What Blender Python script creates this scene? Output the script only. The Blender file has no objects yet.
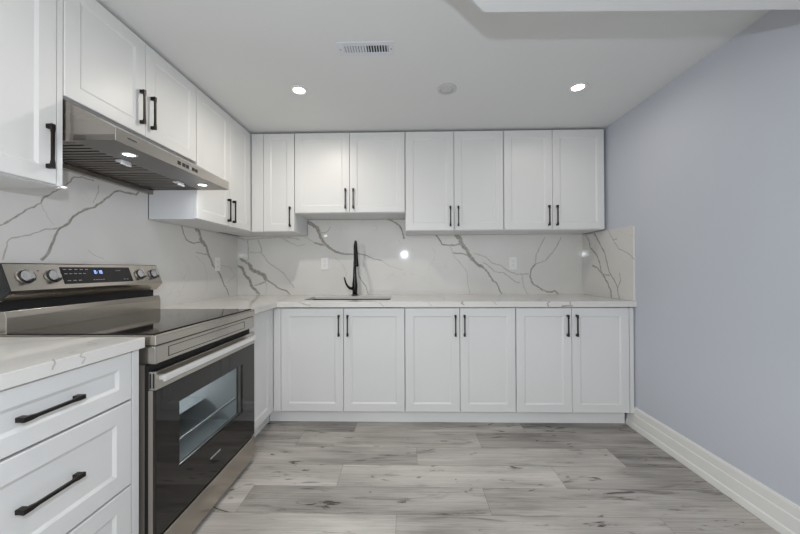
import bpy, bmesh, math, random
from mathutils import Matrix, Vector, noise
R = math.radians
SC = bpy.context.scene
COL = SC.collection
rnd = random.Random(7)

# ------------------------------------------------------------------ camera
yaw, pitch, roll = 0.02242, 0.00603, 0.00426
cam_d = bpy.data.cameras.new('camera'); cam = bpy.data.objects.new('camera', cam_d); COL.objects.link(cam)
cam_d.sensor_width = 36; cam_d.lens = 36 * 317.0 / 800; cam_d.clip_start = .02
Mr = Matrix.Rotation(yaw, 3, 'Z') @ Matrix.Rotation(pitch, 3, 'X') @ Matrix.Rotation(roll, 3, 'Y')
r_, f_, u_ = Mr.col[0], Mr.col[1], Mr.col[2]
cam.matrix_world = Matrix(((r_.x, u_.x, -f_.x, 0), (r_.y, u_.y, -f_.y, 0), (r_.z, u_.z, -f_.z, 1.1507), (0, 0, 0, 1)))
SC.camera = cam

# ------------------------------------------------------------------ world, exposure
SC.view_settings.view_transform = 'Standard'; SC.view_settings.look = 'None'
SC.view_settings.gamma = 1; SC.view_settings.use_curve_mapping = False
SC.view_settings.exposure = 0.25
w = bpy.data.worlds.new('world'); SC.world = w; w.use_nodes = True
w.node_tree.nodes['Background'].inputs[0].default_value = (.93, .96, 1.0, 1)
w.node_tree.nodes['Background'].inputs[1].default_value = 1.35

def area(name, loc, size, power, color, rot=(0, 0, 0), shape='DISK', spread=180, size_y=None):
    d = bpy.data.lights.new(name, 'AREA'); d.shape = shape; d.size = size; d.energy = power; d.color = color
    if size_y: d.size_y = size_y
    d.spread = R(spread)
    o = bpy.data.objects.new(name, d); COL.objects.link(o); o.location = loc; o.rotation_euler = rot
    return o
# the photographer's cool light beside the camera
fl = bpy.data.lights.new('flash', 'POINT'); fl.energy = 27; fl.color = (.84, .91, 1.0); fl.shadow_soft_size = .012
flo = bpy.data.objects.new('flash', fl); COL.objects.link(flo); flo.location = (-.05, -.06, 1.42)
# recessed lights: two in view, the others unseen and added for fill light
WARM = (1.0, .93, .82)
for i, (x, y, p) in enumerate([(-.686, 2.006, 4.6), (1.087, 2.026, 1.2), (-.686, .35, 3.5), (-.686, -1.3, 8), (1.0, -1.3, 0)]):
    if p: area('recessed_light_lamp', (x, y, 2.283), .062, p, WARM, spread=172)

# ------------------------------------------------------------------ materials
def mat(name):
    m = bpy.data.materials.new(name); m.use_nodes = True
    nt = m.node_tree; return m, nt, nt.nodes['Principled BSDF']
def node(nt, t, **k):
    n = nt.nodes.new(t)
    for a, b in k.items():
        if a.startswith('i_'):
            key = a[2:]; n.inputs[int(key) if key.isdigit() else key].default_value = b
        else: setattr(n, a, b)
    return n
def srgb(r, g, b):
    f = lambda c: (c / 255 / 12.92) if c <= 10 else ((c / 255 + .055) / 1.055) ** 2.4
    return (f(r), f(g), f(b), 1)
def plain(name, col, rough=.5, metal=0, spec=.5, noise_amt=.0, nscale=8, bump=0, bscale=80, coat=0):
    m, nt, b = mat(name); L = nt.links
    b.inputs['Base Color'].default_value = col; b.inputs['Roughness'].default_value = rough
    b.inputs['Metallic'].default_value = metal; b.inputs['Specular IOR Level'].default_value = spec
    b.inputs['Coat Weight'].default_value = coat
    tc = node(nt, 'ShaderNodeTexCoord')
    n = node(nt, 'ShaderNodeTexNoise', i_Scale=nscale, i_Detail=3.0)
    L.new(tc.outputs['Object'], n.inputs['Vector'])
    if noise_amt:
        mp = node(nt, 'ShaderNodeMapRange'); mp.inputs[3].default_value = 1 - noise_amt; mp.inputs[4].default_value = 1 + noise_amt
        mx = node(nt, 'ShaderNodeVectorMath', operation='SCALE'); mx.inputs[0].default_value = col[:3]
        L.new(n.outputs[0], mp.inputs[0]); L.new(mp.outputs[0], mx.inputs[3]); L.new(mx.outputs[0], b.inputs['Base Color'])
    if bump:
        n2 = node(nt, 'ShaderNodeTexNoise', i_Scale=bscale, i_Detail=2.0); L.new(tc.outputs['Object'], n2.inputs['Vector'])
        bp = node(nt, 'ShaderNodeBump', i_Strength=bump, i_Distance=.002); L.new(n2.outputs[0], bp.inputs['Height']); L.new(bp.outputs[0], b.inputs['Normal'])
    return m
def emit(name, col, s):
    m, nt, b = mat(name); b.inputs['Base Color'].default_value = (0, 0, 0, 1) if s < 5 else (.8, .8, .8, 1)
    b.inputs['Emission Color'].default_value = col; b.inputs['Emission Strength'].default_value = s; return m
def steel(name, col, rough, axis, scale=1.0):
    m, nt, b = mat(name); L = nt.links
    b.inputs['Base Color'].default_value = col; b.inputs['Metallic'].default_value = 1
    tc = node(nt, 'ShaderNodeTexCoord'); mp = node(nt, 'ShaderNodeMapping')
    s = [900, 900, 900]; s[axis] = 6; mp.inputs['Scale'].default_value = s
    n = node(nt, 'ShaderNodeTexNoise', i_Scale=scale, i_Detail=2.0)
    L.new(tc.outputs['Object'], mp.inputs[0]); L.new(mp.outputs[0], n.inputs['Vector'])
    mr = node(nt, 'ShaderNodeMapRange'); mr.inputs[3].default_value = rough - .07; mr.inputs[4].default_value = rough + .1
    L.new(n.outputs[0], mr.inputs[0]); L.new(mr.outputs[0], b.inputs['Roughness'])
    mc = node(nt, 'ShaderNodeMapRange'); mc.inputs[3].default_value = .80; mc.inputs[4].default_value = 1.15
    sc = node(nt, 'ShaderNodeVectorMath', operation='SCALE'); sc.inputs[0].default_value = col[:3]
    L.new(n.outputs[0], mc.inputs[0]); L.new(mc.outputs[0], sc.inputs[3]); L.new(sc.outputs[0], b.inputs['Base Color'])
    return m

M_cab = plain('white_painted_cabinet', (.78, .78, .765, 1), .38, bump=.03, bscale=140)
M_carc = plain('white_melamine', (.76, .765, .77, 1), .45)
M_toe = plain('white_toe_board', (.88, .88, .86, 1), .4)
M_wall = plain('pale_blue_grey_paint', (.60, .625, .68, 1), .75, noise_amt=.015, nscale=3, bump=.12, bscale=260, spec=.3)
M_ceil = plain('white_ceiling_paint', (.78, .785, .78, 1), .85, noise_amt=.01, nscale=2, bump=.1, bscale=220, spec=.2)
M_base = plain('white_gloss_trim', (.84, .835, .80, 1), .4)
M_black = plain('dark_bronze_metal', (.022, .018, .016, 1), .34, metal=.6, noise_amt=.1, nscale=40)
M_faucet = plain('black_faucet_metal', (.012, .010, .009, 1), .2, metal=.5)
M_blackpl = plain('black_plastic', (.012, .012, .013, 1), .4)
M_outlineshade = plain('outline_shade_metal', (.045, .04, .037, 1), .45, metal=.6)
M_sidebrn = plain('taupe_sheet_metal', (.42, .38, .34, 1), .35, metal=.7)
M_steel_y = steel('brushed_steel_range', (.49, .46, .415, 1), .2, 0)
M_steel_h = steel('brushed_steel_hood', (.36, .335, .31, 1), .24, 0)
M_steel_v = steel('brushed_steel_side', (.55, .52, .48, 1), .32, 1)
M_latch = plain('bright_latch_metal', (.85, .85, .86, 1), .25, metal=.35)
M_refl_shelf = plain('dark_reflection_shelf', (.24, .26, .27, 1), .3)  # dark tone stands in for the floor reflected in the oven window
M_silver = plain('satin_silver', (.88, .88, .87, 1), .28, metal=.75)
M_chrome = plain('polished_chrome', (.75, .75, .76, 1), .1, metal=1)
M_filter = steel('hood_filter_metal', (.30, .275, .25, 1), .4, 0)
M_slot = plain('dark_slot', (.008, .008, .008, 1), .6)
M_outlet = plain('white_outlet_plastic', (.86, .86, .85, 1), .3)
M_vent = plain('white_vent_enamel', (.72, .74, .78, 1), .4)
M_cover = plain('off_white_cover_plastic', (.60, .60, .60, 1), .55)
M_glassblk = plain('black_ceramic_glass', (.014, .011, .010, 1), .05, spec=.5)
M_knobface = plain('knob_silver_face', (.50, .50, .50, 1), .25, metal=.9)
M_panelblk = plain('black_display_glass', (.010, .010, .012, 1), .10, spec=.3)
M_lens = emit('led_lens', (1, .97, .90, 1), 9)
M_hoodlens = emit('hood_led_lens', (.9, .96, 1, 1), 7)
M_digit = emit('blue_clock_digits', (.25, .42, 1, 1), 1.8)
M_mark = plain('grey_print', (.42, .42, .43, 1), .5)
M_cav = plain('oven_enamel', (.50, .53, .54, 1), .35)
M_hood_shade = steel('hood_steel_shaded', (.21, .195, .18, 1), .30, 0)  # hood steel darkened to paint the shade underneath
M_hood_lit = steel('hood_steel_lit', (.50, .47, .435, 1), .2, 1)  # hood steel lightened to paint the brighter reflection on the front
M_sink = steel('sink_steel', (.09, .082, .072, 1), .35, 0)

def glass_window():
    m, nt, b = mat('tinted_oven_window'); L = nt.links
    b.inputs['Base Color'].default_value = (.02, .02, .02, 1); b.inputs['Roughness'].default_value = .05
    b.inputs['Specular IOR Level'].default_value = .8
    tr = node(nt, 'ShaderNodeBsdfTransparent'); tr.inputs[0].default_value = (.80, .83, .83, 1)
    mx = node(nt, 'ShaderNodeMixShader'); mx.inputs[0].default_value = .25
    L.new(tr.outputs[0], mx.inputs[1]); L.new(b.outputs[0], mx.inputs[2]); L.new(mx.outputs[0], nt.nodes['Material Output'].inputs[0])
    return m
M_window = glass_window()

def quartz():
    m, nt, b = mat('white_quartz_with_veins'); L = nt.links
    b.inputs['Roughness'].default_value = .06; b.inputs['Specular IOR Level'].default_value = .5
    tc = node(nt, 'ShaderNodeTexCoord')
    n = node(nt, 'ShaderNodeTexNoise', i_Scale=1.6, i_Detail=4.0); L.new(tc.outputs['Object'], n.inputs['Vector'])
    cr = node(nt, 'ShaderNodeValToRGB'); e = cr.color_ramp.elements
    e[0].position = .35; e[0].color = (.71, .695, .66, 1); e[1].position = .65; e[1].color = (.77, .755, .725, 1)
    L.new(n.outputs[0], cr.inputs[0])
    # hair-thin faint secondary veins
    n3 = node(nt, 'ShaderNodeTexNoise', i_Scale=2.2, i_Detail=5.0, i_Distortion=1.2); L.new(tc.outputs['Object'], n3.inputs['Vector'])
    sb = node(nt, 'ShaderNodeMath', operation='SUBTRACT'); sb.inputs[1].default_value = .5
    ab = node(nt, 'ShaderNodeMath', operation='ABSOLUTE')
    mr = node(nt, 'ShaderNodeMapRange'); mr.inputs[1].default_value = 0; mr.inputs[2].default_value = .006; mr.inputs[3].default_value = .22; mr.inputs[4].default_value = 0
    L.new(n3.outputs[0], sb.inputs[0]); L.new(sb.outputs[0], ab.inputs[0]); L.new(ab.outputs[0], mr.inputs[0])
    n4 = node(nt, 'ShaderNodeTexNoise', i_Scale=1.1, i_Detail=1.0); L.new(tc.outputs['Object'], n4.inputs['Vector'])
    m4 = node(nt, 'ShaderNodeMapRange'); m4.inputs[1].default_value = .5; m4.inputs[2].default_value = .62
    L.new(n4.outputs[0], m4.inputs[0])
    mu = node(nt, 'ShaderNodeMath', operation='MULTIPLY'); L.new(mr.outputs[0], mu.inputs[0]); L.new(m4.outputs[0], mu.inputs[1])
    mx0 = node(nt, 'ShaderNodeMix', data_type='RGBA'); mx0.inputs[7].default_value = (.30, .27, .22, 1)
    L.new(mu.outputs[0], mx0.inputs[0]); L.new(cr.outputs[0], mx0.inputs[6])
    at = node(nt, 'ShaderNodeAttribute', attribute_name='vein')
    n2 = node(nt, 'ShaderNodeTexNoise', i_Scale=45.0, i_Detail=4.0); L.new(tc.outputs['Object'], n2.inputs['Vector'])
    m2 = node(nt, 'ShaderNodeMapRange'); m2.inputs[1].default_value = .3; m2.inputs[2].default_value = .7; m2.inputs[3].default_value = .55; m2.inputs[4].default_value = 1.05
    L.new(n2.outputs[0], m2.inputs[0])
    mm = node(nt, 'ShaderNodeMath', operation='MULTIPLY', use_clamp=True); L.new(at.outputs['Fac'], mm.inputs[0]); L.new(m2.outputs[0], mm.inputs[1])
    vc = node(nt, 'ShaderNodeValToRGB'); v = vc.color_ramp.elements
    v[0].color = (.13, .108, .078, 1); v[1].color = (.30, .265, .21, 1); L.new(n2.outputs[0], vc.inputs[0])
    mx = node(nt, 'ShaderNodeMix', data_type='RGBA')
    L.new(mm.outputs[0], mx.inputs[0]); L.new(mx0.outputs[2], mx.inputs[6]); L.new(vc.outputs[0], mx.inputs[7])
    L.new(mx.outputs[2], b.inputs['Base Color'])
    return m
M_quartz = quartz()

def planks():
    m, nt, b = mat('grey_oak_vinyl_planks'); L = nt.links
    b.inputs['Specular IOR Level'].default_value = .35
    tone = node(nt, 'ShaderNodeAttribute', attribute_name='tone'); seed = node(nt, 'ShaderNodeAttribute', attribute_name='seed')
    tc = node(nt, 'ShaderNodeTexCoord')
    cb = node(nt, 'ShaderNodeCombineXYZ'); L.new(seed.outputs['Fac'], cb.inputs[0]); L.new(seed.outputs['Fac'], cb.inputs[2])
    ad = node(nt, 'ShaderNodeVectorMath', operation='ADD'); L.new(tc.outputs['Object'], ad.inputs[0]); L.new(cb.outputs[0], ad.inputs[1])
    def nz(sx, sy, scale, detail, dist=0, rough=.5):
        mp = node(nt, 'ShaderNodeMapping'); mp.inputs['Scale'].default_value = (sx, sy, 1); L.new(ad.outputs[0], mp.inputs[0])
        n = node(nt, 'ShaderNodeTexNoise', i_Scale=scale, i_Detail=detail, i_Distortion=dist, i_Roughness=rough); L.new(mp.outputs[0], n.inputs['Vector'])
        return n.outputs[0]
    def mr(src, a, c, lo, hi):
        k = node(nt, 'ShaderNodeMapRange'); k.inputs[1].default_value = a; k.inputs[2].default_value = c; k.inputs[3].default_value = lo; k.inputs[4].default_value = hi
        L.new(src, k.inputs[0]); return k.outputs[0]
    def mth(op, a, c, clamp=False):
        k = node(nt, 'ShaderNodeMath', operation=op, use_clamp=clamp)
        for i, s in enumerate((a, c)):
            if isinstance(s, (int, float)): k.inputs[i].default_value = s
            else: L.new(s, k.inputs[i])
        return k.outputs[0]
    broad = mr(nz(1.0, 5.0, 1.6, 3.0, .5), .32, .68, -.20, .20)
    fine = mr(nz(1.2, 55.0, 2.6, 6.0, .3, .7), .28, .72, -.19, .17)
    dark = mr(nz(1.3, 13.0, 1.7, 6.0, .8, .65), .56, .74, 0, .52)
    knots = mr(nz(4.2, 15.0, 1.0, 6.0, 1.5, .62), .62, .70, 0, .8)
    s = mth('ADD', tone.outputs['Fac'], broad); s = mth('ADD', s, fine); s = mth('SUBTRACT', s, dark); s = mth('SUBTRACT', s, knots, True)
    cr = node(nt, 'ShaderNodeValToRGB'); L.new(s, cr.inputs[0]); e = cr.color_ramp.elements
    e[0].position = 0; e[0].color = (.075, .068, .062, 1); e[1].position = 1; e[1].color = (.66, .62, .57, 1)
    for p, c in ((.35, (.27, .25, .23, 1)), (.65, (.46, .43, .395, 1))):
        k = e.new(p); k.color = c
    L.new(cr.outputs[0], b.inputs['Base Color'])
    rr = mr(s, 0, 1, .42, .30); L.new(rr, b.inputs['Roughness'])
    bp = node(nt, 'ShaderNodeBump', i_Strength=.12, i_Distance=.002); L.new(s, bp.inputs['Height']); L.new(bp.outputs[0], b.inputs['Normal'])
    return m
M_floor = planks()
M_groove = plain('plank_joint', (.10, .095, .09, 1), .7)

# ------------------------------------------------------------------ mesh helpers
class MB:
    def __init__(s): s.bm = bmesh.new(); s.mats = []
    def mi(s, m):
        if m not in s.mats: s.mats.append(m)
        return s.mats.index(m)
    def _fin(s, verts, m, bevel, seg=2):
        fs = set(f for v in verts for f in v.link_faces)
        i = s.mi(m)
        for f in fs: f.material_index = i
        if bevel:
            es = list(set(e for v in verts for e in v.link_edges))
            r = bmesh.ops.bevel(s.bm, geom=es, offset=bevel, segments=seg, affect='EDGES', profile=.5)
            for f in r['faces']: f.material_index = i
    def box(s, a, b, m, bevel=0, seg=2):
        a, b = [min(p, q) for p, q in zip(a, b)], [max(p, q) for p, q in zip(a, b)]
        r = bmesh.ops.create_cube(s.bm, size=1)
        for v in r['verts']: v.co = Vector([a[i] + (v.co[i] + .5) * (b[i] - a[i]) for i in range(3)])
        s._fin(r['verts'], m, bevel, seg); return s
    def cyl(s, p, q, r0, r1, m, n=24, caps=True, bevel=0):
        p, q = Vector(p), Vector(q); d = q - p
        r = bmesh.ops.create_cone(s.bm, cap_ends=caps, segments=n, radius1=r0, radius2=r1, depth=d.length)
        rot = d.to_track_quat('Z', 'Y').to_matrix().to_4x4(); T = Matrix.Translation((p + q) / 2) @ rot
        bmesh.ops.transform(s.bm, matrix=T, verts=r['verts'])
        s._fin(r['verts'], m, 0)
        for v in r['verts']:
            for f in v.link_faces:
                if len(f.verts) == 4: f.smooth = True
        return s
    def poly(s, pts, m):
        vs = [s.bm.verts.new(p) for p in pts]; f = s.bm.faces.new(vs); f.material_index = s.mi(m); return f
    def prism(s, prof, axis, a, b, m, bevel=0):
        """prof: closed 2-D outline in the two other axes, swept along axis from a to b"""
        def P(u, v, t):
            c = [u, v]; c.insert(axis, t); return c
        v0 = [s.bm.verts.new(P(u, v, a)) for u, v in prof]; v1 = [s.bm.verts.new(P(u, v, b)) for u, v in prof]
        fs = [s.bm.faces.new(v0), s.bm.faces.new(v1[::-1])]
        n = len(prof)
        for i in range(n): fs.append(s.bm.faces.new((v0[i], v1[i], v1[(i + 1) % n], v0[(i + 1) % n])))
        bmesh.ops.recalc_face_normals(s.bm, faces=fs)
        s._fin(v0 + v1, m, bevel); return s
    def cells(s, us, vs, keep, axis, a, b, m):
        """a slab made of grid cells: us, vs cell borders; keep(u, v) says which cells are there"""
        nu, nv = len(us) - 1, len(vs) - 1
        K = [[keep((us[i] + us[i + 1]) / 2, (vs[j] + vs[j + 1]) / 2) for j in range(nv)] for i in range(nu)]
        cache = {}
        def V(i, j, t):
            k = (i, j, t)
            if k not in cache:
                c = [us[i], vs[j]]; c.insert(axis, t); cache[k] = s.bm.verts.new(c)
            return cache[k]
        fs = []
        for i in range(nu):
            for j in range(nv):
                if not K[i][j]: continue
                for t in (a, b): fs.append(s.bm.faces.new((V(i, j, t), V(i + 1, j, t), V(i + 1, j + 1, t), V(i, j + 1, t))))
                for di, dj, p, q in ((-1, 0, (i, j), (i, j + 1)), (1, 0, (i + 1, j), (i + 1, j + 1)), (0, -1, (i, j), (i + 1, j)), (0, 1, (i, j + 1), (i + 1, j + 1))):
                    ii, jj = i + di, j + dj
                    if 0 <= ii < nu and 0 <= jj < nv and K[ii][jj]: continue
                    fs.append(s.bm.faces.new((V(*p, a), V(*q, a), V(*q, b), V(*p, b))))
        bmesh.ops.recalc_face_normals(s.bm, faces=fs)
        i0 = s.mi(m)
        for f in fs: f.material_index = i0
        return s
    def tube(s, pts, radii, m, n=14, caps=True):
        pts = [Vector(p) for p in pts]
        if not isinstance(radii, (list, tuple)): radii = [radii] * len(pts)
        rings = []; up = None
        for i, p in enumerate(pts):
            t = ((pts[min(i + 1, len(pts) - 1)] - pts[max(i - 1, 0)])).normalized()
            if up is None: up = t.orthogonal().normalized()
            up = (up - t * up.dot(t)).normalized(); sd = t.cross(up)
            rings.append([s.bm.verts.new(p + (up * math.cos(2 * math.pi * k / n) + sd * math.sin(2 * math.pi * k / n)) * radii[i]) for k in range(n)])
        i0 = s.mi(m); fs = []
        for a, b in zip(rings, rings[1:]):
            for k in range(n):
                f = s.bm.faces.new((a[k], a[(k + 1) % n], b[(k + 1) % n], b[k])); f.smooth = True; fs.append(f)
        if caps: fs.append(s.bm.faces.new(rings[0][::-1])); fs.append(s.bm.faces.new(rings[-1]))
        bmesh.ops.recalc_face_normals(s.bm, faces=fs)
        for f in fs: f.material_index = i0
        return s
    def lathe(s, prof, c, m, n=40, axis=2):
        """prof: (radius, height) pairs around an axis through c"""
        c = Vector(c); rings = []
        def P(r, h, k):
            a = 2 * math.pi * k / n; q = [r * math.cos(a), r * math.sin(a)]; q.insert(axis, h); return c + Vector(q)
        for r, h in prof: rings.append([s.bm.verts.new(P(max(r, 1e-4), h, k)) for k in range(n)])
        i0 = s.mi(m); fs = []
        for a, b in zip(rings, rings[1:]):
            for k in range(n):
                f = s.bm.faces.new((a[k], a[(k + 1) % n], b[(k + 1) % n], b[k])); f.smooth = True; fs.append(f)
        fs.append(s.bm.faces.new(rings[0])); fs.append(s.bm.faces.new(rings[-1]))
        bmesh.ops.recalc_face_normals(s.bm, faces=fs)
        for f in fs: f.material_index = i0
        return s
    def build(s, name, parent=None, loc=(0, 0, 0), rot=(0, 0, 0), attrs=None, label=None):
        me = bpy.data.meshes.new(name)
        if attrs is None: bmesh.ops.recalc_face_normals(s.bm, faces=s.bm.faces[:])
        s.bm.to_mesh(me); s.bm.free()
        for m in s.mats: me.materials.append(m)
        o = bpy.data.objects.new(name, me); COL.objects.link(o); o.location = loc; o.rotation_euler = rot
        if parent: o.parent = parent
        if label: o['label'] = label
        return o
def tag(o, label, cat, group=None):
    o['label'] = label; o['category'] = cat
    if group: o['group'] = group
    return o
def thing(name, label, cat, loc=(0, 0, 0), rz=0, group=None):
    o = bpy.data.objects.new(name, None); COL.objects.link(o); o.location = loc; o.rotation_euler = (0, 0, rz); o.empty_display_size = .1
    return tag(o, label, cat, group)
def structure(o): o['kind'] = 'structure'; return o
def kids(o): return [c for c in bpy.data.objects if c.parent == o]
def copy_tree(o, parent=None):
    c = o.copy(); COL.objects.link(c)
    if parent: c.parent = parent
    for k in kids(o): copy_tree(k, c)
    return c

VEINS = {
 'back': [
   ([(-0.948,1.598),(-0.895,1.575),(-0.842,1.54),(-0.824,1.496),(-0.807,1.443),(-0.771,1.39),(-0.719,1.346),(-0.657,1.31),(-0.587,1.292),(-0.508,1.288)],0.0335,0.0112,0.9),
   ([(-0.508,1.288),(-0.455,1.297),(-0.394,1.283),(-0.306,1.244),(-0.236,1.229)],0.0102,0.0074,0.8),
   ([(-0.236,1.229),(-0.166,1.177),(-0.027,1.141)],0.0074,0.0037,0.35),
   ([(-0.824,1.496),(-0.771,1.492),(-0.736,1.509),(-0.718,1.548)],0.0093,0.0065,0.6),
   ([(-0.763,1.372),(-0.833,1.39),(-0.869,1.399)],0.0205,0.0112,0.8),
   ([(-0.869,1.399),(-0.939,1.444),(-0.974,1.461)],0.0093,0.0056,0.4),
   ([(-0.191,1.622),(-0.13,1.596),(-0.077,1.56),(-0.051,1.525),(-0.026,1.429)],0.0149,0.0149,0.85),
   ([(-0.464,1.178),(-0.456,1.108),(-0.429,1.047),(-0.386,0.994),(-0.36,0.907)],0.0102,0.0084,0.75),
   ([(-0.675,1.267),(-0.605,1.196),(-0.57,1.126),(-0.57,0.968)],0.0074,0.0047,0.25),
   ([(-1.577,1.258),(-1.536,1.233),(-1.486,1.199),(-1.461,1.15),(-1.403,1.125),(-1.353,1.1),(-1.32,1.051)],0.0233,0.0372,0.9),
   ([(-1.32,1.051),(-1.253,1.009),(-1.204,0.973),(-1.137,0.951),(-1.091,0.91)],0.0168,0.0093,0.85),
   ([(-1.594,1.188),(-1.553,1.167),(-1.528,1.101),(-1.486,1.059),(-1.461,0.993),(-1.42,0.952),(-1.39,0.911)],0.0242,0.0242,0.9),
   ([(-1.32,1.051),(-1.353,1.026),(-1.436,1.002)],0.0121,0.0093,0.7),
   ([(-1.502,1.439),(-1.494,1.323),(-1.494,1.257),(-1.502,1.233)],0.0093,0.0093,0.6),
   ([(-1.402,1.43),(-1.369,1.355),(-1.369,1.306),(-1.303,1.215),(-1.17,1.124),(-1.055,0.976)],0.0093,0.0074,0.5),
   ([(-1.502,1.315),(-1.377,1.309)],0.0074,0.0074,0.4),
   ([(-1.602,1.448),(-1.519,1.431),(-1.336,1.446),(-1.203,1.453),(-1.07,1.444),(-1.004,1.427)],0.0112,0.0093,0.4),
   ([(-1.186,1.453),(-1.103,1.403),(-1.021,1.37),(-0.954,1.386)],0.014,0.0074,0.35),
   ([(-1.328,1.042),(-1.317,0.977),(-1.337,0.911)],0.0074,0.0047,0.35),
   ([(0.44,1.473),(0.492,1.435),(0.506,1.379),(0.556,1.323),(0.574,1.277),(0.629,1.212),(0.657,1.184),(0.703,1.165)],0.0391,0.0223,0.9),
   ([(0.703,1.165),(0.757,1.1),(0.794,1.035),(0.821,1.022),(0.849,0.961),(0.876,0.909)],0.0177,0.0102,0.85),
   ([(0.261,1.474),(0.303,1.418),(0.325,1.377),(0.39,1.367),(0.455,1.37),(0.501,1.385)],0.014,0.0121,0.85),
   ([(0.417,1.296),(0.491,1.292),(0.565,1.277)],0.0121,0.0112,0.8),
   ([(0.399,1.361),(0.436,1.268),(0.509,1.185),(0.555,1.119),(0.563,0.999),(0.581,0.906)],0.0074,0.0056,0.4),
   ([(0.62,1.295),(0.731,1.258),(0.786,1.202),(0.859,1.183),(0.95,1.118),(1.024,1.095),(1.124,1.102)],0.0074,0.0102,0.5),
   ([(0.703,1.211),(0.822,1.118),(0.895,1.109),(1.005,1.025),(1.042,1.02)],0.0093,0.0093,0.5),
   ([(1.06,1.09),(1.069,0.997),(1.114,0.905)],0.0112,0.0074,0.4),
   ([(1.273,1.439),(1.227,1.347),(1.19,1.274),(1.184,1.2)],0.0093,0.0093,0.55),
   ([(1.419,1.438),(1.391,1.374),(1.336,1.291),(1.271,1.218),(1.184,1.194)],0.0102,0.0093,0.55),
   ([(1.184,1.194),(1.143,1.136),(1.133,1.071),(1.16,1.006),(1.233,0.96),(1.279,0.938),(1.324,0.932),(1.361,0.945),(1.388,0.91)],0.0149,0.0121,0.85),
 ],
 'left': [
   ([(2.354,1.469),(2.404,1.442),(2.425,1.376),(2.489,1.34),(2.511,1.285),(2.545,1.237),(2.58,1.18)],0.0326,0.0195,0.9),
   ([(2.58,1.18),(2.653,1.136),(2.691,1.083),(2.73,1.021),(2.784,0.964),(2.803,0.916)],0.023,0.0088,0.85),
   ([(2.214,1.463),(2.232,1.409),(2.259,1.368),(2.324,1.35),(2.425,1.362)],0.0099,0.0099,0.8),
   ([(2.511,1.271),(2.435,1.277),(2.364,1.284)],0.0097,0.006,0.7),
   ([(2.363,1.258),(2.456,1.2),(2.496,1.117),(2.495,0.977)],0.0063,0.0039,0.3),
   ([(2.691,1.189),(2.826,1.174),(2.913,1.094),(2.77,1.035)],0.0087,0.0052,0.3),
   ([(1.221,1.336),(1.259,1.37),(1.293,1.405),(1.348,1.445),(1.359,1.474),(1.407,1.512),(1.449,1.551),(1.485,1.599),(1.522,1.61),(1.582,1.607)],0.007,0.006,0.8),
   ([(1.348,1.196),(1.368,1.215),(1.387,1.26),(1.403,1.307),(1.424,1.346),(1.463,1.375),(1.485,1.411),(1.532,1.449),(1.572,1.467),(1.625,1.508),(1.669,1.55),(1.693,1.577),(1.729,1.592),(1.78,1.593),(1.833,1.594),(1.854,1.616)],0.0105,0.0088,0.9),
   ([(1.415,1.345),(1.367,1.334),(1.308,1.301),(1.247,1.283),(1.231,1.265),(1.226,1.233),(1.218,1.193)],0.0054,0.0046,0.6),
   ([(1.608,1.593),(1.603,1.55),(1.577,1.493)],0.005,0.004,0.6),
   ([(1.348,1.445),(1.371,1.392),(1.399,1.356)],0.0035,0.0026,0.35),
   ([(1.221,1.336),(1.173,1.306),(1.123,1.278)],0.0046,0.0035,0.8),
   ([(1.552,1.252),(1.593,1.224),(1.636,1.21)],0.0052,0.0036,0.3),
 ],
 'right': [
   ([(2.9,1.456),(2.845,1.392),(2.83,1.336),(2.739,1.268),(2.696,1.205),(2.669,1.119)],0.0101,0.0135,0.85),
   ([(2.669,1.119),(2.601,1.045),(2.55,0.973),(2.538,0.901)],0.016,0.0128,0.85),
   ([(2.766,1.456),(2.694,1.361),(2.625,1.28),(2.586,1.17),(2.561,1.112),(2.511,1.064),(2.474,1.01),(2.447,0.91)],0.0124,0.0077,0.85),
   ([(2.801,1.172),(2.726,1.154),(2.669,1.111)],0.0135,0.0135,0.8),
   ([(2.669,1.102),(2.561,1.091)],0.0081,0.0081,0.8),
   ([(2.445,1.113),(2.431,1.059),(2.47,0.987)],0.0062,0.0062,0.8),
   ([(2.582,1.46),(2.507,1.362),(2.447,1.294),(2.356,1.261),(2.283,1.213)],0.0058,0.0058,0.7),
   ([(2.519,1.376),(2.465,1.374)],0.0062,0.0062,0.7),
 ],
}

# ------------------------------------------------------------------ room shell
XL, XR, YB, YN, HC = -1.618, 1.630, 2.972, -2.6, 2.298
structure(MB().box((XL - .1, YN, 0), (XL, YB + .1, HC + .1), M_wall).build('wall_left'))
structure(MB().box((XR, YN, 0), (XR + .1, YB + .1, HC + .1), M_wall).build('wall_right'))
structure(MB().box((XL, YB, 0), (XR, YB + .1, HC + .1), M_wall).build('wall_back'))
structure(MB().box((XL, YN, HC), (XR, YB, HC + .1), M_ceil).build('ceiling'))
structure(MB().prism([(XR, 1.112), (.267, 1.088), (-.30, .521), (-.30, YN), (XR, YN)], 2, 2.03, HC, M_ceil).build('ceiling_bulkhead'))

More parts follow.
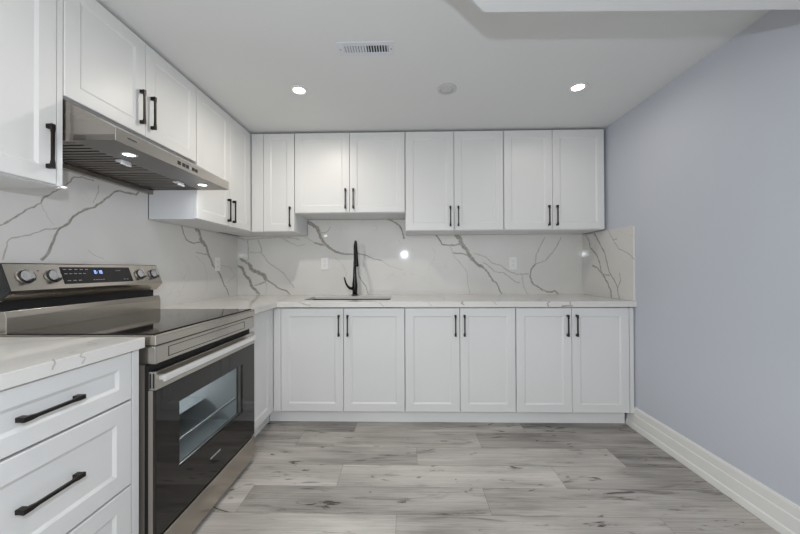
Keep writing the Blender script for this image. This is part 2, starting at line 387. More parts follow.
def make_floor():
    fb = MB(); bm = fb.bm
    tl = bm.faces.layers.float.new('tone'); sl = bm.faces.layers.float.new('seed')
    PW, PL, g = .187, 1.21, .0006
    known = {4: (-.38, {-1: .38, 0: .60, 1: .36}), 3: (-.735, {-1: .50, 0: .62, 1: .40}), 2: (.055, {-1: .52, 0: .66, 1: .28}),
             1: (-.38, {-1: .74, 0: .80, 1: .52}), 0: (-.82, {-1: .80, 0: .48, 1: .60}), -1: (-.055, {-1: .82, 0: .56, 1: .5})}
    rr = random.Random(5)
    for r in range(-23, 9):
        y0 = 1.492 + PW * r; y1 = min(y0 + PW, YB); y0 = max(y0, YN)
        if y1 <= y0: continue
        off, tones = known.get(r, (rr.uniform(-1.2, 0), {}))
        for c in range(-3, 4):
            x0, x1 = max(off + PL * c, XL), min(off + PL * (c + 1), XR)
            if x1 - x0 < .01: continue
            f = fb.poly([(x0 + g, y0 + g, 0), (x1 - g, y0 + g, 0), (x1 - g, y1 - g, 0), (x0 + g, y1 - g, 0)], M_floor)
            f[tl] = .70 + .72 * (tones.get(c, rr.uniform(.5, .82)) - .66); f[sl] = rr.uniform(0, 90)
    fb.box((XL, YN, -.05), (XR, YB, -.001), M_groove)
    return structure(fb.build('floor', attrs=1))
make_floor()
bp = [(0, 0), (-.022, 0), (-.022, .012), (-.019, .034), (-.014, .040), (-.012, .098), (-.009, .104), (-.009, .142), (-.006, .153), (0, .155)]
structure(MB().prism([(XR + u, v) for u, v in bp], 1, YN, 2.384, M_base).build('baseboard_right'))

# ------------------------------------------------------------------ recessed lights, cover, vent
def recessed(loc):
    t = thing('recessed_light', '', 'ceiling light', loc)
    MB().lathe([(.054, 0), (.054, -.003), (.050, -.005), (.037, -.005), (.036, -.002), (.036, 0)], (0, 0, 0), M_base).build('trim_ring', t)
    MB().lathe([(.0355, 0), (.0355, -.0035)], (0, 0, 0), M_lens).build('lens', t)
    return t
lt = recessed((-.686, 2.006, HC)); tag(lt, 'lit round recessed ceiling light above the sink side, left of the unlit round cover', 'ceiling light', 'recessed ceiling lights')
for loc, lab in (((1.087, 2.026, HC), 'lit round recessed ceiling light near the blue wall, right of the unlit round cover'),
                 ((-.686, .35, HC), 'unseen round recessed ceiling light added for fill above the drawer cabinet, before the range hood'),
                 ((-.686, -1.3, HC), 'unseen round recessed ceiling light added for fill at the open end of the room')):
    c = copy_tree(lt); c.location = loc; tag(c, lab, 'ceiling light', 'recessed ceiling lights')
cv = thing('ceiling_cover', 'unlit round off-white ceiling cover between the two lit lights', 'ceiling cover', (.26, 2.022, HC))
MB().lathe([(.060, 0), (.060, -.004), (.055, -.009), (.044, -.010), (.041, -.005), (.040, -.005), (.0399, 0)], (0, 0, 0), M_cover).build('rim', cv)
MB().lathe([(.040, 0), (.040, -.006), (.03, -.011), (.012, -.013)], (0, 0, 0), M_cover).build('cap', cv)
vt = thing('ceiling_vent', 'small white slotted air register in the ceiling', 'vent', (-.210, 1.638, HC))
v = MB().cells([-.146] + [-.118 + .0131 * k for k in range(19)] + [.146], [-.050, -.026, .026, .050], lambda x, y: not (abs(x) < .1179 and abs(y) < .026), 2, -.004, 0, M_vent); v.build('frame', vt)
v = MB()
for k in range(17):
    x = -.112 + .014 * k
    if k == 8: v.box((x - .005, -.026, -.004), (x + .005, .026, -.001), M_vent); continue
    tilt = .0028 if k < 8 else -.0028
    v.prism([(x - .003 - tilt, -.0045), (x + .0005 - tilt, -.0045), (x + .003 + tilt, -.0005), (x - .0005 + tilt, -.0005)], 1, -.026, .026, M_vent)
v.build('louver', vt)
MB().box((-.118, -.026, -.0009), (.118, .026, -.0001), M_slot).build('duct_opening', vt)
for sx in (-1, 1): MB().lathe([(.0045, -.004), (.0045, -.0055), (.003, -.0065)], (sx * .132, 0, 0), M_mark, 12).build('screw', vt)
MB().cyl((.004, 0, -.004), (.004, 0, -.010), .003, .002, M_vent, 8).build('damper_lever', vt)

# ------------------------------------------------------------------ quartz: splashbacks and worktops
def rib(mb, lay, pts, w0, w1, s, to3, rs, lift=.0004):
    """a tapering vein in the slab's own face: soft-edged ribbon carrying the 'vein' attribute"""
    P = [Vector(p) for p in pts]; Q = []
    for a, b in zip(P, P[1:]):
        n = max(2, int((b - a).length / .014)); d = (b - a); nn = Vector((-d.y, d.x)).normalized()
        for k in range(n):
            t = k / n; j = rs.uniform(-1, 1) * min(.0035, .05 * d.length + .001) if k else 0
            Q.append(a + d * t + nn * j)
    Q.append(P[-1]); N = len(Q); rows = []; i0 = mb.mi(M_quartz)
    for i, q in enumerate(Q):
        t = (Q[min(i + 1, N - 1)] - Q[max(i - 1, 0)]).normalized(); nn = Vector((-t.y, t.x))
        f = i / (N - 1); wd = (w0 + (w1 - w0) * f) * rs.uniform(.75, 1.25) * .68
        if w0 > .02 and i < 3: wd *= (.5, .8, .95)[i]
        row = []
        for o, val in ((-1, 0), (-.55, s), (.55, s), (1, 0)):
            v_ = mb.bm.verts.new(to3(q + nn * wd * o, lift)); v_[lay] = val; row.append(v_)
        rows.append(row)
    for a, b in zip(rows, rows[1:]):
        for k in range(3):
            f = mb.bm.faces.new((a[k], a[k + 1], b[k + 1], b[k])); f.material_index = i0
def quartz_slab(name, label, cat, build, ribs, loc=(0, 0, 0)):
    mb = MB(); lay = mb.bm.verts.layers.float.new('vein'); build(mb); rs = random.Random(len(label))
    n = [0]
    for pts, w0, w1, s, to3 in ribs:
        n[0] += 1; rib(mb, lay, pts, w0, w1, s, to3, rs, .0003 + .00004 * (n[0] % 9))
    return tag(mb.build(name, loc=loc, attrs=1), label, cat)
YS, XSL, XSR, ZT, ZU = 2.952, -1.598, 1.612, .914, 1.4638
quartz_slab('quartz_splashback', 'white veined quartz splashback along the back wall behind the faucet', 'splashback',
    lambda m: m.cells([XSL, -.93, -.014, XSR], [ZT, ZU - .001, 1.612], lambda u, v: v < ZU - .001 or -.93 < u < -.014, 1, YS, YB - .001, M_quartz),
    [(p, a, b, s, lambda q, l: (q.x, YS - l, max(q.y, ZT + .001))) for p, a, b, s in VEINS['back']])
quartz_slab('quartz_splashback', 'white veined quartz splashback along the left wall behind the range', 'splashback',
    lambda m: m.cells([.0, 1.166, 1.921, YB - .001], [ZT, ZU - .001, 1.80], lambda u, v: v < ZU - .001 or 1.166 < u < 1.921, 0, XL + .001, XSL - .0005, M_quartz),
    [(p, a, b, s, lambda q, l: (XSL - .0005 + l, q.x, max(q.y, ZT + .001))) for p, a, b, s in VEINS['left']])
quartz_slab('quartz_splashback', 'short white veined quartz side splash against the blue wall at the worktop end', 'splashback',
    lambda m: m.box((XSR + .0005, 2.30, ZT + .0009), (XR - .001, YB - .001, 1.456), M_quartz),
    [(p, a, b, s, lambda q, l: (XSR + .0005 - l, q.x, min(max(q.y, ZT + .0015), 1.455))) for p, a, b, s in VEINS['right']])
HX0, HX1, HY0, HY1 = -.80, -.13, 2.42, 2.735
def edge_marks(ms, xf):   # veins that come over the worktop's front edge
    out = []
    return out
top_v = [([(.36, 2.33), (.40, 2.29)], .010, .010, .8), ([(.80, 2.60), (.93, 2.42), (1.02, 2.29)], .006, .008, .6), ([(1.12, 2.31), (1.16, 2.289)], .012, .018, .9), ([(-.36, 2.40), (-.2, 2.30)], .006, .006, .4),
         ([(-1.45, 2.55), (-1.30, 2.50), (-1.12, 2.30)], .006, .008, .45), ([(-1.5, 2.1), (-1.3, 2.0), (-1.1, 2.06)], .005, .006, .4), ([(.2, 2.9), (.3, 2.6), (.28, 2.4)], .006, .006, .4)]
edge_v = [([(.40, .913), (.385, .902), (.41, .89)], .012, .006, .8), ([(1.02, .913), (1.0, .9), (1.01, .876)], .010, .008, .75), ([(1.10, .880), (1.18, .884)], .012, .012, .85), ([(1.16, .913), (1.165, .88)], .008, .008, .7), ([(-.79, .912), (-.74, .895), (-.70, .89)], .007, .005, .5), ([(.62, .912), (.64, .89)], .006, .004, .6), ([(.15, .91), (.18, .88)], .005, .004, .4), ([(-.2, .91), (-.17, .88)], .006, .004, .5)]
quartz_slab('quartz_worktop', 'continuous white quartz worktop with cut-out for the sink, on the back cabinets', 'worktop',
    lambda m: m.cells([XSL, -.95, HX0, HX1, XR - .001], [1.900, 2.289, HY0, HY1, YS], lambda u, v: (v > 2.289 or u < -.95) and not (HX0 < u < HX1 and HY0 < v < HY1), 2, .893, ZT, M_quartz)
        .box((-.95, 2.289, .874), (XR - .001, 2.309, .893), M_quartz).box((-.97, 1.900, .874), (-.95, 2.309, .893), M_quartz).box((-.97, 1.900, .874), (XSL + .3, 1.915, .893), M_quartz),
    [(p, a, b, s, lambda q, l: (q.x, q.y, ZT + l)) for p, a, b, s in top_v] + [(p, a, b, s, lambda q, l: (q.x, 2.289 - l, q.y)) for p, a, b, s in edge_v])
near_v = [([(-1.075, 1.045), (-1.03, 1.03), (-1.045, 1.01), (-1.0, 1.0)], .003, .003, .5), ([(-1.0, .93), (-.985, .90), (-.965, .93), (-.951, .905)], .003, .003, .5), ([(-1.5, .9), (-1.35, 1.0), (-1.15, 1.13)], .005, .004, .35), ([(-.96, .84), (-.951, .83)], .004, .004, .7)]
near_e = [([(.905, .913), (.90, .90), (.915, .893), (.905, .878)], .003, .004, .5), ([(.83, .913), (.835, .9), (.828, .885)], .004, .004, .7)]
quartz_slab('quartz_worktop', 'white quartz worktop piece on the drawer cabinet, near side of the range', 'worktop',
    lambda m: m.box((XSL, -.02, .870), (-.95, 1.129, .908), M_quartz, .0015),
    [(p, a, b, s, lambda q, l: (q.x, q.y, .908 + l)) for p, a, b, s in near_v] + [(p, a, b, s, lambda q, l: (-.95 + l, q.x, q.y)) for p, a, b, s in near_e])

# ------------------------------------------------------------------ cabinets (front plane y = 0, width along x, depth along +y)
DT = .019
def shaker(w_, h_, rail=.057, step=.006, bev=.0105):
    """a five-piece style door: flat frame, sloped inner edge, sunk panel"""
    mb = MB(); bm = mb.bm; mb.mi(M_cab); e = .0022
    def ring(x0, z0, x1, z1, y): return [bm.verts.new(p) for p in ((x0, y, z0), (x1, y, z0), (x1, y, z1), (x0, y, z1))]
    rs = [ring(0, 0, w_, h_, DT), ring(0, 0, w_, h_, e), ring(e, e, w_ - e, h_ - e, 0), ring(rail, rail, w_ - rail, h_ - rail, 0),
          ring(rail + .002, rail + .002, w_ - rail - .002, h_ - rail - .002, .0012), ring(rail + bev, rail + bev, w_ - rail - bev, h_ - rail - bev, step)]
    for a, b in zip(rs, rs[1:]):
        for k in range(4): bm.faces.new((a[k], a[(k + 1) % 4], b[(k + 1) % 4], b[k]))
    bm.faces.new(rs[-1]); bm.faces.new(rs[0][::-1]); return mb
def pull(L, horizontal=False):
    """bar pull: thin bar on two blocky flared ends; along z (or x), standing out to -y"""
    mb = MB(); h = L / 2; S = .025
    # bar, narrower in the middle
    def sec(t, hw, y0, y1):
        pts = [(-hw, y0, t), (hw, y0, t), (hw, y1, t), (-hw, y1, t)]
        return [mb.bm.verts.new((p[2], p[1], p[0]) if horizontal else p) for p in pts]
    mb.mi(M_black)
    secs = [sec(-h, .0062, -S, -S + .008), sec(-h + .018, .0062, -S, -S + .008), sec(-h + .032, .0042, -S, -S + .0075), sec(h - .032, .0042, -S, -S + .0075), sec(h - .018, .0062, -S, -S + .008), sec(h, .0062, -S, -S + .008)]
    for a, b in zip(secs, secs[1:]):
        for k in range(4): mb.bm.faces.new((a[k], a[(k + 1) % 4], b[(k + 1) % 4], b[k]))
    mb.bm.faces.new(secs[0]); mb.bm.faces.new(secs[-1])
    for s in (-1, 1):
        a, b = sorted((s * h, s * (h - .016)))
        if horizontal: mb.box((a, -S + .006, -.0062), (b, -.0005, .0062), M_black, .001, 1)
        else: mb.box((-.0062, -S + .006, a), (.0062, -.0005, b), M_black, .001, 1)
    return mb
def carcass(W, H, D, zb=0, top=True, shelf=True, t=.016, y0=DT + .002):
    mb = MB()
    mb.box((0, y0, zb), (t, D, H), M_carc); mb.box((W - t, y0, zb), (W, D, H), M_carc)
    mb.box((t, y0, zb), (W - t, D, zb + t), M_carc)
    if top: mb.box((t, y0, H - t), (W - t, D, H), M_carc)
    mb.box((t, D - .006, zb + t), (W - t, D, H - (t if top else 0)), M_carc)
    if shelf: mb.box((t, y0 + .02, (zb + H) / 2), (W - t, D - .006, (zb + H) / 2 + t), M_carc)
    return mb
G = .0016
def cabinet(kind, label, cat, loc, rz, W, H, D, doors, group, zb=0, top=True, shelf=True, fillers=()):
    """doors: (x0, x1, z0, z1, handle position, kind)"""
    t = thing(kind, label, cat, loc, rz, group)
    carcass(W, H, D, zb, top, shelf).build('body', t)
    for x0, x1, z0, z1, hp, kd in doors:
        w_, h_ = x1 - x0 - 2 * G, z1 - z0 - 2 * G
        d = shaker(w_, h_, rail=.057 if h_ > .2 else .048).build('drawer_front' if kd == 'drawer' else 'door', t, (x0 + G, 0, z0 + G))
        if hp is None: continue
        side, zz, L = hp
        if kd == 'drawer': pull(L, True).build('handle', d, (w_ / 2, 0, zz - z0))
        else: pull(L).build('handle', d, ((.031 if side == 'l' else w_ - .031), 0, zz - z0 + L / 2))
    for f in fillers: MB().box(*f, M_cab, .001, 1).build('filler_strip', t)
    return t
H90 = math.pi / 2
UT = 2.288                                   # top of the wall cabinets
YU, XU, YF, XF = 2.607, -1.2955, 2.311, -.985
def upper_back(x0, x1, split, zb, label, hz, fillers=()):
    H = UT - zb; ds = []
    if split is None: ds = [(.363, x1 - x0, .002, H - .006, ('r', .038, .165), 'door')]
    else:
        ds = [(0.002, split - x0, .002, H - .006, ('r', hz, .165), 'door'), (split - x0, x1 - x0 - .002, .002, H - .006, ('l', hz, .165), 'door')]
    return cabinet('wall_cabinet', label, 'wall cabinet', (x0, YU, zb), 0, x1 - x0, H, YS - YU - .002 if zb < 1.5 else YS - YU - .001, ds, 'white wall cabinets', fillers=fillers)
def fit_up(t): return t
upper_back(-1.556, -.934, None, ZU, 'single-door white wall cabinet in the corner, left of the sink cabinet', .035, [((.262, .002, .002), (.361, .02, UT - ZU - .006))])
upper_back(-.932, -.014, -.473, 1.615, 'shorter white two-door wall cabinet directly above the sink and faucet', .033)
upper_back(-.012, .791, .388, ZU, 'tall two-door white wall cabinet just right of the shorter one over the sink', .032)
upper_back(.793, 1.608, 1.188, ZU, 'two-door white wall cabinet at the right end beside the blue wall', .032)
# left run: local x runs along +Y, fronts face +X
def upper_left(y0, y1, doors, zb, label, fillers=()):
    return cabinet('wall_cabinet', label, 'wall cabinet', (XU, y0, zb), H90, y1 - y0, UT - zb, abs(XSL - XU) - .003, doors, 'white wall cabinets', fillers=fillers)
HU = UT - ZU; HH = UT - 1.811
upper_left(.60, 1.165, [(.02, .544, .002, HU - .006, ('r', .053, .16), 'door')], ZU, 'white wall cabinet nearest the camera, before the range hood, with one dark pull', [((.546, .002, .0), (.565, .02, HU))])
upper_left(1.167, 1.922, [(0, .376, .001, HH - .006, ('r', .050, .165), 'door'), (.376, .755, .001, HH - .006, ('l', .050, .165), 'door')], 1.811, 'short two-door white wall cabinet above the stainless range hood')
upper_left(1.924, 2.605, [(.001, .372, .002, HU - .006, ('r', .032, .165), 'door'), (.372, .655, .002, HU - .006, ('l', .032, .165), 'door')], ZU, 'tall two-door white wall cabinet on the left wall between hood and corner', [((.657, .002, .002), (.681, .02, HU - .006))])
# base units; carcasses stand on levelling feet behind the toe boards
ZB0 = .108
def base_back(x0, x1, split, label, group='white base cabinets under the back worktop', top=True, shelf=True, fillers=()):
    t = cabinet('base_cabinet', label, 'base cabinet', (x0, YF, 0), 0, x1 - x0, .8735, YB - YF - .004,
        [(0.001, split - x0, .110, .866, ('r', .660, .155), 'door'), (split - x0, x1 - x0 - .001, .110, .866, ('l', .660, .155), 'door')], group, ZB0, top, shelf, fillers)
    for fx in (.06, x1 - x0 - .06):
        MB().cyl((fx, .14, 0), (fx, .14, ZB0), .018, .018, M_blackpl, 12).build('foot', t); MB().cyl((fx, .58, 0), (fx, .58, ZB0), .018, .018, M_blackpl, 12).build('foot', t)
    return t
base_back(-.931, -.0195, -.4677, 'two-door white base cabinet below the sink and faucet', top=False, shelf=False, fillers=[((-.0535, .001, .11), (-.0005, .018, .866))])
base_back(-.0175, .782, .3804, 'two-door white base cabinet in the middle, right of the sink cabinet')
base_back(.784, 1.592, 1.183, 'two-door white base cabinet at the right end against the blue wall', fillers=[((.8095, .001, .11), (.838, .018, .866))])
t = cabinet('base_cabinet', 'white corner base cabinet between range and sink cabinet, door facing right without pull', 'base cabinet', (XF, 1.899, 0), H90, YB - 1.899 - .004, .8735, abs(XL - XF) - .004,
    [(.001, .379, .110, .866, None, 'door')], 'white base cabinets on the left run', ZB0, fillers=[((.380, .001, .11), (.4115, .018, .866))])
for fx in (.06, 1.0): MB().cyl((fx, .14, 0), (fx, .14, ZB0), .018, .018, M_blackpl, 12).build('foot', t)
def drawers(y0, y1, label):
    W = y1 - y0
    t = cabinet('drawer_cabinet', label, 'drawer cabinet', (-.965, y0, 0), H90, W, .8695, abs(XL + .965) - .004,
        [(.003, W - .031, .700, .867, (0, .781, .150), 'drawer'), (.003, W - .031, .405, .696, (0, .555, .150), 'drawer'), (.003, W - .031, .110, .401, (0, .265, .150), 'drawer')],
        'white drawer cabinets before the range', ZB0, fillers=[((W - .029, .001, .11), (W - .001, .018, .868))])
    for fx in (.06, W - .06):
        for fy in (.14, .56): MB().cyl((fx, fy, 0), (fx, fy, ZB0), .018, .018, M_blackpl, 12).build('foot', t)
drawers(.5725, 1.1225, 'white three-drawer cabinet with black bar pulls, directly beside the range')
drawers(.020, .5705, 'white three-drawer cabinet with black bar pulls, nearest the camera')
tk = thing('toe_kick', 'long white toe board under the back base cabinets', 'toe kick', (.3, 2.39, 0))
MB().box((-1.3465, -.003, .001), (1.304, .012, .107), M_toe, .001, 1).build('board', tk)
tag(MB().box((-1.062, 1.901, .001), (-1.047, 2.385, .107), M_toe, .001, 1).build('toe_kick'), 'short white toe board between range and corner', 'toe kick')
tag(MB().box((-1.062, .0, .001), (-1.047, 1.128, .107), M_toe, .001, 1).build('toe_kick'), 'white toe board under the drawer cabinets', 'toe kick')

# ------------------------------------------------------------------ sink and faucet
sk = thing('sink', 'undermounted stainless steel sink sunk in the worktop below the faucet', 'sink', (-.465, 2.60, .68))
o_ = Vector((-.465, 2.60, .68)); s_ = MB()
x0, x1, y0, y1 = HX0 - .004 - o_.x, HX1 + .004 - o_.x, HY0 - .004 - o_.y, HY1 + .004 - o_.y
zt = .8925 - .68
s_.box((x0, y0, 0), (x1, y1, .002), M_sink); s_.box((x0 - .002, y0, 0), (x0, y1, zt), M_sink); s_.box((x1, y0, 0), (x1 + .002, y1, zt), M_sink)
s_.box((x0, y0 - .002, 0), (x1, y0, zt), M_sink); s_.box((x0, y1, 0), (x1, y1 + .002, zt), M_sink); s_.build('bowl', sk)
MB().lathe([(.055, .002), (.055, .005), (.045, .006), (.04, .003), (.02, .003)], (0, .05, 0), M_chrome).build('drain', sk)
fc = thing('faucet', 'black pull-down gooseneck kitchen faucet with side lever behind the sink', 'faucet', (-.470, 2.84, ZT + .0003), R(14))
MB().lathe([(.030, 0), (.030, .006), (.026, .010), (.024, .014)], (0, 0, 0), M_faucet).build('base', fc)
MB().lathe([(.021, .012), (.023, .04), (.0245, .075), (.024, .10), (.0200, .135), (.0165, .17), (.0145, .23), (.0130, .29), (.0125, .31)], (0, 0, 0), M_faucet).build('body', fc)
arc = [(0, 0, .30)] + [(0, -.078 + .078 * math.cos(a), .400 + .078 * math.sin(a)) for a in [math.pi * k / 16 for k in range(0, 17)]] + [(0, -.156, .385)]
MB().tube(arc, .0105, M_faucet, 16).build('spout', fc)
h = MB().tube([(0, -.156, .390), (0, -.157, .372), (0, -.158, .36), (0, -.160, .31), (0, -.162, .270), (0, -.1625, .260)], [.0115, .0135, .0140, .0165, .0205, .0195], M_faucet, 20); h.build('spray_head', fc)
MB().tube([(0, -.1625, .261), (0, -.1626, .257)], .0145, M_blackpl, 20).build('nozzle', fc)
MB().tube([(-.018, 0, .062), (-.045, -.002, .066), (-.066, -.006, .085), (-.080, -.010, .112), (-.089, -.014, .142), (-.094, -.018, .165)], [.015, .0125, .0095, .0078, .0065, .0058], M_faucet, 14).build('lever', fc)

# ------------------------------------------------------------------ outlets
def outlet(loc, rz, label):
    t = thing('wall_outlet', label, 'outlet', loc, rz, 'wall outlets in the splashback')
    MB().box((-.036, -.006, -.058), (.036, 0, .058), M_outlet, .003, 2).build('cover_plate', t)
    f = MB().box((-.0165, -.008, -.034), (.0165, -.006, .034), M_outlet, .001, 1)
    for z in (-.019, .019):
        for sx, hh in ((-.006, .0045), (.006, .0035)): f.box((sx - .0009, -.0084, z - hh + .003), (sx + .0009, -.0079, z + hh + .003), M_slot)
        f.cyl((0, -.0079, z - .008), (0, -.0084, z - .008), .002, .002, M_slot, 8)
    f.build('socket_insert', t)
    for z in (-.048, .048): MB().cyl((0, -.0055, z), (0, -.0068, z), .003, .003, M_outlet, 10).build('screw', t)
outlet((-.769, YS - .0008, 1.204), 0, 'white wall outlet in the splashback left of the faucet')
outlet((.979, YS - .0008, 1.197), 0, 'white wall outlet in the splashback under the rightmost wall cabinets')
outlet((XSL + .0008, 2.630, 1.196), H90, 'white wall outlet in the left splashback between range and corner')

# ------------------------------------------------------------------ range hood
hd = thing('range_hood', 'stainless steel under-cabinet range hood with two lit lamps, above the range', 'range hood', (-1.35, 1.545, 1.643))
ho = Vector(hd.location); HL = tuple(-ho)
def part(mb, name, parent, loc=(0, 0, 0), label=None): return mb.build(name, parent, loc, label=label)
Y0, Y1 = 1.170, 1.932
b = MB()
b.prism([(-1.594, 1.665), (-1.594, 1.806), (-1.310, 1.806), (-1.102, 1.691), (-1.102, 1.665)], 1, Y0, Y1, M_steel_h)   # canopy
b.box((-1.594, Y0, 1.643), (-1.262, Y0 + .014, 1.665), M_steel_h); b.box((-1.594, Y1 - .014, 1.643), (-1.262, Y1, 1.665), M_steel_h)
b.box((-1.262, Y0, 1.643), (-1.102, Y1, 1.665), M_hood_shade)
part(b, 'canopy', hd, HL)
fb_ = part(MB().box((-1.102, Y0, 1.643), (-1.099, Y1, 1.692), M_hood_lit, .0008, 1), 'front_band', hd, HL)
part(MB().box((-1.594, Y0 + .003, 1.617), (-1.568, Y1 - .003, 1.642), M_steel_h, .002, 1), 'rear_rail', hd, HL)
m = MB()
for k, ww in enumerate((.010, .006, .012, .008, .008, .011, .006)): m.box((-1.0992, 1.222 + .0062 * k, 1.668), (-1.0986, 1.222 + .0062 * k + .0042, 1.6735), M_slot)
part(m, 'maker_mark', fb_)
for k, (ya, wd) in enumerate(((1.495, .020), (1.527, .020), (1.553, .020), (1.597, .018), (1.620, .018))):
    part(MB().box((-1.0992, ya, 1.659), (-1.0975, ya + wd, 1.676), M_blackpl, .0006, 1), 'push_button', fb_)
for k in range(3): part(MB().box((-1.0992, 1.578 + .006 * k, 1.667), (-1.0984, 1.580 + .006 * k, 1.669), M_digit), 'indicator_light', fb_)
for ya, yb in ((Y0 + .015, 1.5500), (1.5510, Y1 - .015)):
    f = MB(); n = int((yb - ya - .02) / .030)
    f.cells([-1.566, -1.552, -1.278, -1.264], [ya, ya + .010, yb - .010, yb], lambda u, v: u < -1.552 or u > -1.278 or v < ya + .01 or v > yb - .01, 2, 1.645, 1.656, M_filter)
    for k in range(n):
        y = ya + .012 + (yb - ya - .024) * (k + .1) / n; p = (yb - ya - .024) / n
        f.prism([(y + .0, 1.6455), (y + p * .60, 1.6455), (y + p * .60, 1.655), (y + p * .55, 1.655), (y + p * .55, 1.647), (y, 1.647)], 0, -1.553, -1.277, M_filter)
    f.box((-1.553, ya + .01, 1.656), (-1.277, yb - .01, 1.657), M_slot)
    fl_ = part(f, 'baffle_filter', hd, HL)
    yc = 1.40 if ya < 1.3 else 1.746
    l = MB().box((-1.296, yc - .024, 1.634), (-1.262, yc + .024, 1.6445), M_latch, .004, 2).box((-1.272, yc - .026, 1.622), (-1.262, yc + .026, 1.6345), M_latch, .003, 2); part(l, 'latch', fl_)
for yc in (1.322, 1.806):
    lp = part(MB().lathe([(.030, .001), (.030, -.002), (.0235, -.0035), (.021, -.001), (.021, .001)], (-1.182, yc, 1.643), M_chrome), 'lamp', hd, HL)
    part(MB().lathe([(.0208, .0005), (.0208, -.0018)], (-1.182, yc, 1.643), M_hoodlens), 'lamp_lens', lp)
    area('hood_lamp_light', (-1.182, yc, 1.638), .04, .35, (.95, .97, 1.0))

# ------------------------------------------------------------------ range
rg = thing('range', 'stainless steel freestanding electric range with black glass oven door, under the hood', 'range', (-1.26, 1.515, 0))
RL = (1.26, -1.515, 0)
Y0, Y1 = 1.141, 1.895; XFt = -.920
b = MB()
b.cells([Y0 + .004, 1.215, 1.805, Y1 - .004], [.05, .29, .69, .800], lambda u, v: not (1.215 < u < 1.805 and .29 < v < .69), 0, -1.43, -.966, M_sidebrn)
b.box((-1.585, Y0 + .004, .05), (-1.4301, Y1 - .004, .80), M_sidebrn)
part(b, 'body', rg, RL)
b = MB()   # enamelled liner of the oven
b.box((-1.429, 1.216, .291), (-1.427, 1.804, .689), M_cav); b.box((-1.427, 1.216, .291), (-.968, 1.218, .689), M_cav); b.box((-1.427, 1.802, .291), (-.968, 1.804, .689), M_cav)
b.box((-1.427, 1.218, .291), (-.968, 1.802, .293), M_cav); b.box((-1.427, 1.218, .687), (-.968, 1.802, .689), M_cav)
ln = part(b, 'oven_liner', rg, RL)
part(MB().box((-1.42, 1.222, .412), (-1.16, 1.798, .416), M_refl_shelf), 'reflection_shelf', ln)  # shelf added so its dark tone imitates the reflected floor
part(MB().box((-.991, 1.222, .409), (-.985, 1.798, .420), M_latch), 'shelf_rail', ln)
part(MB().cyl((-1.426, 1.70, .62), (-1.40, 1.70, .62), .022, .018, M_hoodlens, 16), 'added_oven_lamp', ln)  # glowing lamp added to brighten the oven cavity
area('oven_fill_light', (-1.39, 1.70, .62), .04, 2.0, (.97, .98, 1.0), rot=(0, -H90, 0))  # added fill light inside the oven
# cooktop deck and trim
b = MB()
b.prism([(-1.585, .8735), (XFt, .8735), (XFt, .905), (XFt - .005, .911), (-1.585, .911)], 1, Y0, Y1, M_steel_y, .003)
part(b, 'deck', rg, RL)
b = MB()
b.box((-1.585, Y0 + .001, .803), (XFt - .0025, Y1 - .001, .8715), M_steel_y, .006, 3)
pf = part(b, 'front_panel', rg, RL)
b = MB().cells([1.205, 1.2085, 1.775, 1.7785], [.818, .8205, .8545, .857], lambda u, v: u < 1.2085 or u > 1.775 or v < .8205 or v > .8545, 0, XFt - .0026, XFt - .0019, M_outlineshade)  # dark ring paints the shading of the pressed line
part(b, 'pressed_outline_shade', pf)
part(MB().box((-1.488, Y0 + .010, .911), (XFt - .018, Y1 - .010, .9155), M_glassblk, .0015, 2), 'cooktop_glass', rg, RL)
# oven door
b = MB()
b.cells([Y0 + .003, 1.255, 1.765, Y1 - .003], [.165, .345, .630, .7075], lambda u, v: not (1.255 < u < 1.765 and .345 < v < .630), 0, -.951, -.934, M_sidebrn)
b.box((-.951, Y0 + .003, .7085), (XFt - .001, Y1 - .003, .777), M_steel_y, .002, 2)
for dx in (-.946, -.934): b.box((dx, Y0 + .0026, .716), (dx + .006, Y0 + .0034, .770), M_slot)
dr = part(b, 'oven_door', rg, RL)
b = MB().cells([Y0 + .0045, 1.250, 1.770, Y1 - .0045], [.030, .340, .635, .800], lambda u, v: not (1.25 < u < 1.77 and .34 < v < .635), 0, -.9655, -.9515, M_slot)  # black fill stands in for the shade between door and body
part(b, 'door_gap_shade', rg, RL)
b = MB().cells([Y0 + .004, 1.264, 1.756, Y1 - .004], [.166, .355, .620, .7065], lambda u, v: not (1.264 < u < 1.756 and .355 < v < .620), 0, -.9335, XFt - .002, M_glassblk)
part(b, 'door_glass', dr)
part(MB().box((-.9325, 1.2645, .3555), (XFt - .0024, 1.7555, .6195), M_window), 'window', dr)
m = MB()
for k in range(7): m.box((XFt - .0021, 1.466 + .0115 * k, .263), (XFt - .0015, 1.466 + .0115 * k + .0085, .271), M_mark)
part(m, 'maker_mark', dr)
hb = MB()
hb.prism([(-.899, .741), (-.890, .741), (-.887, .744), (-.887, .763), (-.890, .766), (-.899, .766)], 1, 1.148, 1.838, M_silver)
for y in (1.156, 1.806): hb.box((XFt - .002, y, .743), (-.898, y + .022, .759), M_silver, .002, 1)
part(hb, 'door_handle', dr)
part(MB().box((-.951, Y0 + .003, .028), (XFt, Y1 - .003, .156), M_steel_y, .003, 2), 'storage_drawer', rg, RL)
for x in (-1.54, -.985):
    for y in (Y0 + .03, Y1 - .03): part(MB().lathe([(.016, 0), (.016, .012), (.008, .016), (.008, .05)], (x, y, 0), M_blackpl, 16), 'foot', rg, RL)
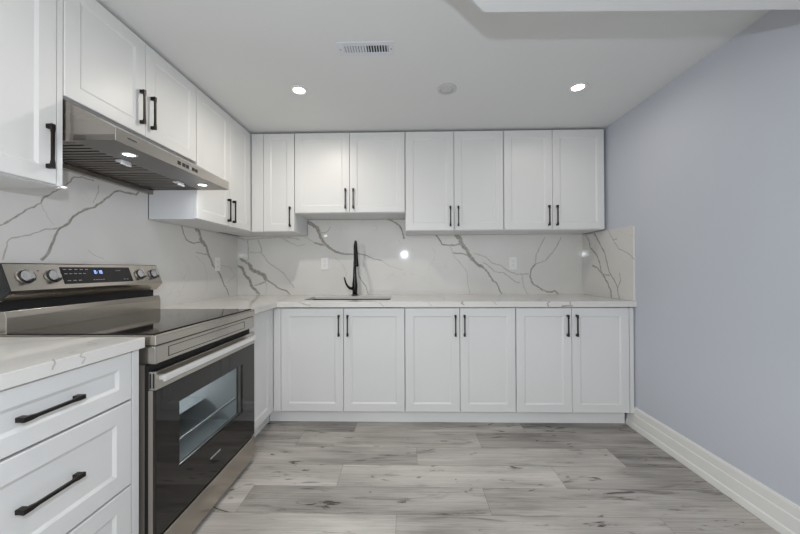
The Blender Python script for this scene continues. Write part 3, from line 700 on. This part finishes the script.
# backguard with controls
Y0, Y1 = 1.146, 1.884
b = MB(); b.prism([(-1.592, .9115), (-1.490, .9115), (-1.490, .975), (-1.498, .998), (-1.592, .998)], 1, Y0, Y1, M_steel_y, .002)
bg = part(b, 'backguard', rg, RL)
part(MB().box((-1.59, Y0 + .006, .9975), (-1.530, Y1 - .006, 1.0335), M_slot), 'backguard_gap_shade', bg)  # black box stands in for the shade in the backguard recess
b = MB(); b.prism([(-1.592, 1.034), (-1.514, 1.034), (-1.478, 1.069), (-1.476, 1.074), (-1.514, 1.176), (-1.518, 1.180), (-1.592, 1.180)], 1, Y0 + .004, Y1 - .004, M_steel_y)
for ya in (Y0, Y1 - .004): b.prism([(-1.592, 1.036), (-1.515, 1.036), (-1.481, 1.070), (-1.479, 1.074), (-1.516, 1.174), (-1.520, 1.178), (-1.592, 1.178)], 1, ya, ya + .004, M_blackpl)
cp = part(b, 'control_panel', rg, RL)
un_ = Vector((.355, -.935)); nn_ = Vector((.935, .355))
def fp(s, off): p = Vector((-1.5145, 1.1775)) + un_ * s + nn_ * off; return (p.x, p.y)
def face_box(mb, ya, yb, sa, sb, off, m, base=-.0005): return mb.prism([fp(sa, base), fp(sa, off), fp(sb, off), fp(sb, base)], 1, ya, yb, m)
part(face_box(MB(), 1.342, 1.684, .014, .092, .0012, M_panelblk), 'display_panel', cp)
# clock digits, seven segments
SEG = {'8': 'abcdefg', '1': 'bc', ':': ''}
def digit(mb, ch, y, s0, wd=.0085, ht=.017, th=.002):
    if ch == ':':
        for q in (.3, .7): face_box(mb, y + .001, y + .003, s0 + ht * q - .001, s0 + ht * q + .001, .0018, M_digit, .001)
        return
    R_ = dict(a=(0, wd, 0, th), g=(0, wd, ht / 2 - th / 2, ht / 2 + th / 2), d=(0, wd, ht - th, ht), f=(0, th, 0, ht / 2), b=(wd - th, wd, 0, ht / 2), e=(0, th, ht / 2, ht), c=(wd - th, wd, ht / 2, ht))
    for k in SEG[ch]: a, b_, c, d_ = R_[k]; face_box(mb, y + a, y + b_, s0 + c, s0 + d_, .0018, M_digit, .001)
m = MB(); yy = 1.487
for ch in '8:18': digit(m, ch, yy, .030); yy += .006 if ch == ':' else .012
part(m, 'clock_digits', cp)
for (ys, s0, n, wd) in ((1.352, .024, 5, .014), (1.352, .044, 5, .012), (1.355, .076, 3, .014), (1.470, .076, 5, .007), (1.60, .030, 3, .006), (1.63, .078, 2, .010)):
    m = MB()
    for k in range(n): face_box(m, ys + k * wd * 1.7, ys + k * wd * 1.7 + wd, s0, s0 + .0022, .0015, M_mark, .001)
    part(m, 'panel_print', cp)
for y in (1.210, 1.306, 1.741, 1.833):
    def q(s, off, yy=y): p = fp(s, off); return (p[0], yy, p[1])
    k = MB()
    k.cyl(q(.055, -.0005), q(.055, .004), .0300, .0295, M_steel_v, 32)
    k.cyl(q(.055, .004), q(.055, .010), .0275, .0270, M_blackpl, 32)
    kn = part(k, 'knob', cp)
    k = MB(); k.cyl(q(.055, .0095), q(.055, .0115), .0235, .0230, M_knobface, 32); face_box(k, y - .0050, y + .0050, .031, .079, .028, M_knobface, .010); face_box(k, y - .0052, y + .0052, .072, .0805, .0285, M_blackpl, .010)
    part(k, 'knob_grip', kn)
part(MB().cyl(( *[c for c in (fp(.03, 0)[0], 1.258, fp(.03, 0)[1])],), (fp(.03, .0012)[0], 1.258, fp(.03, .0012)[1]), .0022, .0022, M_slot, 10), 'indicator', cp)
